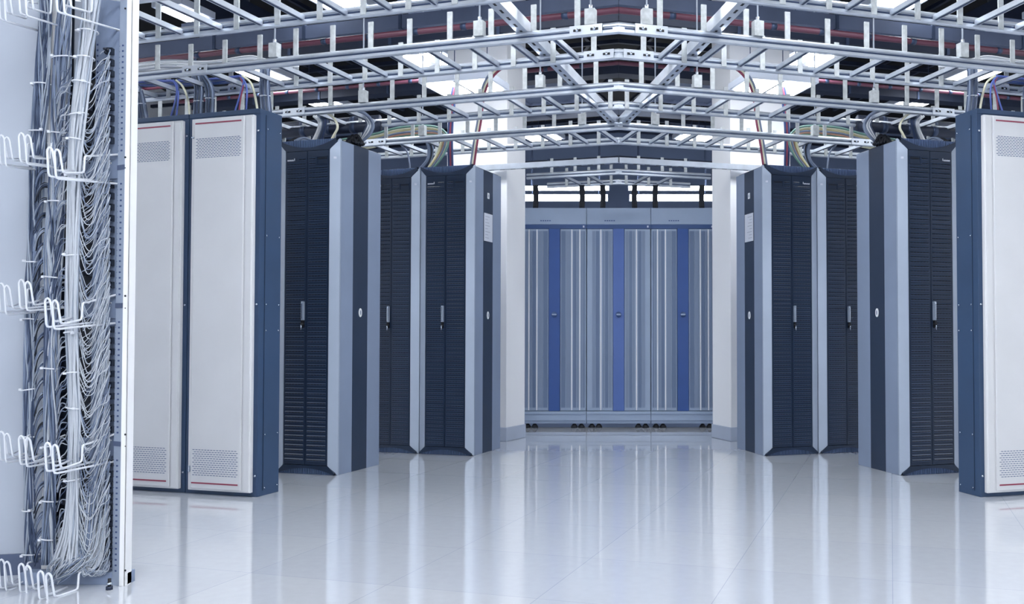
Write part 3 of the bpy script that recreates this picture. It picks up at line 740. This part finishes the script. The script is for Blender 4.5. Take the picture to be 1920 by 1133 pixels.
for py in (313, 573, 833):
    z = fp(223, py, YP).z; b = MB(); b.add([(xr-.002, YP+.0185, z-.009), (x0, YP-.0022, z-.009), (x0, YP-.0022, z+.009), (xr-.002, YP+.0185, z+.009), (xr-.002, YP+.023, z-.009), (x0, YP+.002, z-.009), (x0, YP+.002, z+.009), (xr-.002, YP+.023, z+.009)],
      [(0,1,2,3),(7,6,5,4),(0,4,5,1),(3,2,6,7),(1,5,6,2),(0,3,7,4)], 'duct_grey'); fbuild(b, 'strip_clamp')
# back plates with connector blocks
YA = YP+.055
def plate(pxa, pxb, Y, m, name, zt=ZTOP):
    xa, xb = xat(pxa, HOR, Y), xat(pxb, HOR, Y); b = MB(); b.box(xa, xb, Y, Y+.004, .04, zt, m)
    return b, xa, xb
b, xa, xb = plate(172, 219, YA, 'frame_plate', 'back_plate')
for py in rowsA: p = fp(183, py, YA); b.box(p.x-.003, p.x+.003, YA-.0008, YA, p.z-.0035, p.z+.0035, 'c_navy')
for py in (308, 360, 590): 
    for px in (186, 205): p = fp(px, py, YA); b.tube([p, p-Vector((0, .0012, 0))], .003, 'c_black', 8)
fbuild(b, 'back_plate')
b, xa, xb = plate(148, 174, YA+.05, 'navy_dark', 'shaded_recess'); fbuild(b, 'shaded_recess', 'dark vertical sheet painting in a shaded recess behind cables')  # dark plates paint in the shade of the recesses between bundles
b, xa, xb = plate(106, 130, YA+.03, 'navy_dark', 'shaded_recess'); fbuild(b, 'shaded_recess', 'dark vertical sheet painting in a shaded recess behind cables')
def block(px, py, Y, s=1.0):
    p = fp(px, py, Y); b = MB(); x, z = p.x, p.z
    b.box(x-.013*s, x+.013*s, Y-.02, Y, z-.012*s, z+.012*s, 'block_black')
    for (dx, dz_, rx) in ((-.008, .006, .005), (.003, .002, .006), (-.004, -.007, .005)):
        b.tube([(x+dx*s, Y-.016, z+dz_*s), (x+dx*s, Y-.034, z+dz_*s-.003)], rx*s, 'block_black', 6)
    b.box(x+.006*s, x+.010*s, Y-.0215, Y-.019, z-.005*s, z+.004*s, 'cab_b')
    b.tube([(x-.010*s, Y-.022, z-.002), (x-.016*s, Y-.034, z-.010*s), (x-.02*s, Y-.04, z-.02*s)], .0022, 'cab_d', 5)
    fbuild(b, 'connector_block')
py = 98.0
while py < 1060:
    if not ((285 < py < 335) or (555 < py < 600) or (812 < py < 858)): block(208.5, py, YA); 
    py += 20.8
py = 110.0
while py < 1060:
    if not ((275 < py < 340) or (540 < py < 610) or (800 < py < 870)): block(168 if py < 600 else 166, py, YA+.045, .95)
    py += 31
py = 640.0
while py < 1050:
    if not ((800 < py < 860)): block(118, py, YA+.03, .9)
    py += 30
# ladder-like cross plates at the hook levels, and the foot
for py in (318, 580, 838, 1078):
    for (pa, pb) in ((150, 218),):
        Y = YA-.006; xa, xb = xat(pa, HOR, Y), xat(pb, HOR, Y); z = fp(200, py, Y).z
        b = MB(); b.box(xa, xb, Y, Y+.004, z-.034, z+.034, 'frame_plate')
        for px in (168, 208): p = fp(px, py-12, Y); b.tube([p, p-Vector((0, .0012, 0))], .003, 'c_black' if px < 200 else 'frame_white', 8)
        fbuild(b, 'cross_plate')
b = MB(); xa, xb = xat(58, HOR, YP+.06), x1; b.box(xa, xb, YP+.02, YP+.075, 0, .045, 'frame_plate'); fbuild(b, 'foot_rail', None, .002)
b = MB(); p = at_z(205, 1106, 0); b.tube([p, p+Vector((0,0,.012))], .012, 'duct_dark', 8); b.tube([p, p+Vector((0,0,.04))], .006, 'c_black', 8); b.tube([p+Vector((0,0,.018)), p+Vector((0,0,.026))], .010, 'chrome', 6); fbuild(b, 'floor_bolt')
for px, Y in ((90, YP+.10),):        # farther uprights
    b = MB(); x = xat(px, HOR, Y); b.box(x-.012, x+.012, Y, Y+.02, 0, ZTOP, 'frame_white' if px == 90 else 'frame_plate'); fbuild(b, 'rear_upright')
# wire hooks
def hook(pts, Ys, r=.004):
    P = [fp(x, y, Y) for (x, y), Y in zip(pts, Ys)]; out = []
    for i, p in enumerate(P):           # round the corners
        if i in (0, len(P)-1): out.append(p); continue
        a, c = P[i-1], P[i+1]; k = min(.012, (a-p).length*.45, (c-p).length*.45)
        u = p+(a-p).normalized()*k; v = p+(c-p).normalized()*k
        out += [u, u*.25+p*.5+v*.25, v]
    b = MB(); b.tube(out, r, 'white_wire', 8); fbuild(b, 'cable_hook')
def hookset(ox, oy, sx, dY, s2, flip=0, r=.004):
    """one two-pronged guide: lower wire from the frame to the front, up, over and back down, along and to the frame"""
    Y0 = YA+dY; Y1 = Y0-.22
    for j in (0, 1):
        dx = -15*sx*j; dy = -4*j
        x, y = ox+dx, oy+dy
        # free prong
        pts = [(x+130*sx, y-flip), (x+3, y), (x, y-50), (x+5, y-56), (x+10, y-50), (x+16, y-12), (x+22, y-11), (x+60*sx, y-14-.35*flip)]
        if j == 0: pts += [(x+62*sx, y-46-.35*flip), (x+70*sx, y-46-.4*flip), (x+130*sx, y-54-.9*flip)]
        else: pts = pts[:-1]+[(x+55*sx, y-14-.35*flip)]
        n = len(pts); Ys = [Y0]+[Y1]*2+[Y1]*(2)+[Y1+.01, Y1+.03]+[Y0-.10]*(1)+([Y0-.10, Y0-.08, Y0] if j == 0 else [])
        hook(pts, Ys[:n], r)
# near unit (bright)
hookset(86, 1130, 1.0, 0, 0, 30); hookset(98, 889, .92, 0, 0, 24); hookset(98, 618, .92, 0, 0, 12); hookset(102, 335, .92, 0, 0, -10); hookset(118, 26, .9, 0, 0, -34)
for (ox, ys) in ((47, (1116, 876, 583, 308, 30)),): 
    for y, fl in zip(ys, (22, 18, 8, -12, -30)): hookset(ox, y, .8, .08, 0, fl, .0037)
for (ox, ys) in ((8, (1108, 868, 590, 312, 40)),):
    for y, fl in zip(ys, (18, 14, 6, -10, -26)): hookset(ox, y, .7, .10, 0, fl, .0034)
# cable bundles on the frame
def bundle(path, wpx, n, rad, Y, ms, label, ties, wob=.5):
    pts0 = [fp(x, y, Y) for x, y in path]
    t = thing('cable_bundle', label, 'cable', pts0[-1], 0, 'upright cable bundles on the wiring frame'); b = MB()
    for i in range(n):
        a = i*2.399; rr = math.sqrt((i+.5)/n)
        pts = []
        ph = random.random()*6
        for k, (x, y) in enumerate(path):
            wv = wpx[min(k, len(wpx)-1)]*.5
            p = fp(x+wv*rr*math.cos(a+wob*math.sin(k*.9+ph)), y, Y+.02*rr*math.sin(a+wob*math.cos(k*.7+ph)))
            pts.append(p)
        b.tube(spline(pts, 5), rad, ms[i % len(ms)], 6)
    b.v = [(v[0]-pts0[-1].x, v[1]-pts0[-1].y, v[2]-pts0[-1].z) for v in b.v]; b.build('strands', t)
    for y in ties:
        # interpolate centre
        for k in range(len(path)-1):
            if path[k][1] <= y <= path[k+1][1]:
                f = (y-path[k][1])/(path[k+1][1]-path[k][1]); x = path[k][0]*(1-f)+path[k+1][0]*f; wv = (wpx[min(k, len(wpx)-1)]*(1-f)+wpx[min(k+1, len(wpx)-1)]*f)*.5+2
        c = fp(x, y, Y)-pts0[-1]; hw = wv/F*Y; T = MB()
        T.tube([c+Vector((hw*math.cos(q*.3927), .027*math.sin(q*.3927), .004*math.sin(q*.39+y))) for q in range(17)], .0028, 'white_wire', 5, False)
        T.obox(c+Vector((hw*.6*(1 if int(y) % 2 else -1), -.026, .0)), Vector((1,0,0)), Vector((0,1,0)), Vector((0,0,1)), .005, .004, .004, 'white_wire'); T.build('cable_tie', t)
    return t
bundle([(176,-30),(170,30),(160,100),(152,170),(146,230),(141,300),(138,400),(136,500),(135,600),(137,700),(139,780),(138,860),(137,930),(132,1000),(122,1060)], [34,32,30,30,28,26,25,25,24,22,22,20,22,34,56], 40, .0043, YP-.03, ['cab_a','cab_a','cab_d','cab_a'],
       'bright pale bundle nearest the white post, in front of the other bundles', (60, 110, 155, 215, 262, 330, 478, 625, 700, 765, 900))
bundle([(122,-30),(120,40),(117,110),(113,200),(110,280),(106,360),(102,440),(100,520),(98,600),(96,700),(95,800),(94,900),(92,980),(92,1060)], [30,30,34,34,34,32,36,34,30,28,26,24,26,30], 72, .0030, YP+.05, ['cab_b','cab_d','cab_c','cab_a','cab_b'],
       'mid grey bundle between the bright one and the one nearest the wall', (108, 250, 380, 520, 690, 838, 940, 1010), 1.4)
bundle([(86,-30),(84,50),(80,130),(76,210),(72,290),(68,370),(64,450),(60,540),(56,640),(55,740),(55,830),(56,920),(57,1000),(58,1055)], [28,26,30,32,32,28,26,26,24,24,22,20,22,26], 68, .0030, YP+.09, ['cab_c','cab_b','cab_d','cab_b','cab_c'],
       'darker grey bundle farthest left, in front of the pale wall', (160, 245, 490, 600, 730, 820, 955, 1040), 1.2)
# loose jumper wires: drooping loops from the blocks to the bundles
b = MB()
def wire(pts, r, m): b.tube(spline(pts, 5), r, m, 5, False)
u_ = random.uniform
def lowlim(y): return min(y, 1082-u_(0, 14))
for py in [98+20.8*k for k in range(47)]:
    for q in range(2):          # drooping loops
        s_ = py+u_(-5, 5); dr = u_(30, 95); up_ = u_(25, 70)
        wire([fp(206, s_, YA-.035), fp(201, lowlim(s_+12), YA-.06), fp(190-u_(0, 5), lowlim(s_+dr*.5), YA-.075), fp(177-u_(0, 6), lowlim(s_+dr*.93), YA-.085), fp(166-u_(0, 5), lowlim(s_+dr), YP-.035),
              fp(157-u_(0, 2), lowlim(s_+dr-up_*.35), YP-.04), fp(150-u_(0, 4), min(s_+dr-up_, 1050), YP-.035)], .0015, random.choice(['cab_a', 'cab_a', 'cab_d', 'cab_b']))
    for q in range(4):          # long slanting strands
        s_ = py+u_(-6, 6); ln = u_(90, 230)
        wire([fp(206, s_, YA-.035), fp(199-u_(0, 4), lowlim(s_+ln*.25), YA-.05), fp(188-u_(0, 6), lowlim(s_+ln*.6), YA-.055), fp(176-u_(0, 6), lowlim(s_+ln*.88), YA-.06), fp(160-u_(0, 8), lowlim(s_+ln), YP-.03)], .0013, random.choice(['cab_a', 'cab_d', 'cab_b']))
o = b.build('jumper_wires', loc=fp(180, 1060, YA-.05)); tag(o, 'thin pale wires looping in droops between black connectors and the brightest bundle', 'wires', kind='stuff')
b = MB()
for k in range(110):
    y = 120+k*8.6; xe = 108+random.uniform(-6, 4); dr = random.uniform(-30, 45)
    wire([fp(130+random.uniform(-4, 10), y+random.uniform(-8, 8), YP+.03), fp(123, y+dr*.6+8, YP+.0), fp(114, y+dr*.8+12, YP+.0), fp(xe, y+dr+35, YP+.03)], .0019, random.choice(['cab_b', 'cab_c', 'cab_d', 'cab_a']))
for k in range(26):
    y = 330+k*28
    if y > 1050: break
    for q in range(6):
        wire([fp(90+random.uniform(-2, 4), y+q*1.6-14, YP+.09), fp(80, y+q*1.8-14, YP+.06), fp(71, y+q*2-2, YP+.06), fp(64+random.uniform(-3, 3), y+22+q*2, YP+.08)], .0022, random.choice(['cab_b', 'cab_c', 'navy_dark', 'cab_d']))
o = b.build('jumper_wires', loc=fp(90, 1060, YP+.06)); tag(o, 'darker tangled wires bridging the two greyer bundles near the wall', 'wires', kind='stuff')
# wires spilling near the floor
b = MB()
for k in range(34):
    x = random.uniform(132, 200); 
    wire([fp(x, random.uniform(900, 980), YP-.02), fp(x-12, 1030, YP-.03), fp(x-28-random.uniform(0, 20), 1062+random.uniform(-10, 14), YP-.05), fp(85+random.uniform(0, 25), 1092+random.uniform(-14, 8), YP-.02)], .0017, random.choice(['cab_a', 'cab_d', 'cab_b']))
for k in range(16):
    x = 185-k*2; wire([fp(x+14, 960+k*3, YP), fp(x+8, 1040, YP-.02), fp(x-12, 1068+k % 5, YP-.03), fp(x-34, 1040+k, YP-.03)], .0016, 'cab_a')
o = b.build('jumper_wires', loc=fp(120, 1092, YP-.02)); tag(o, 'loose pale wires gathered near the floor at the foot of the frame', 'wires', kind='stuff')
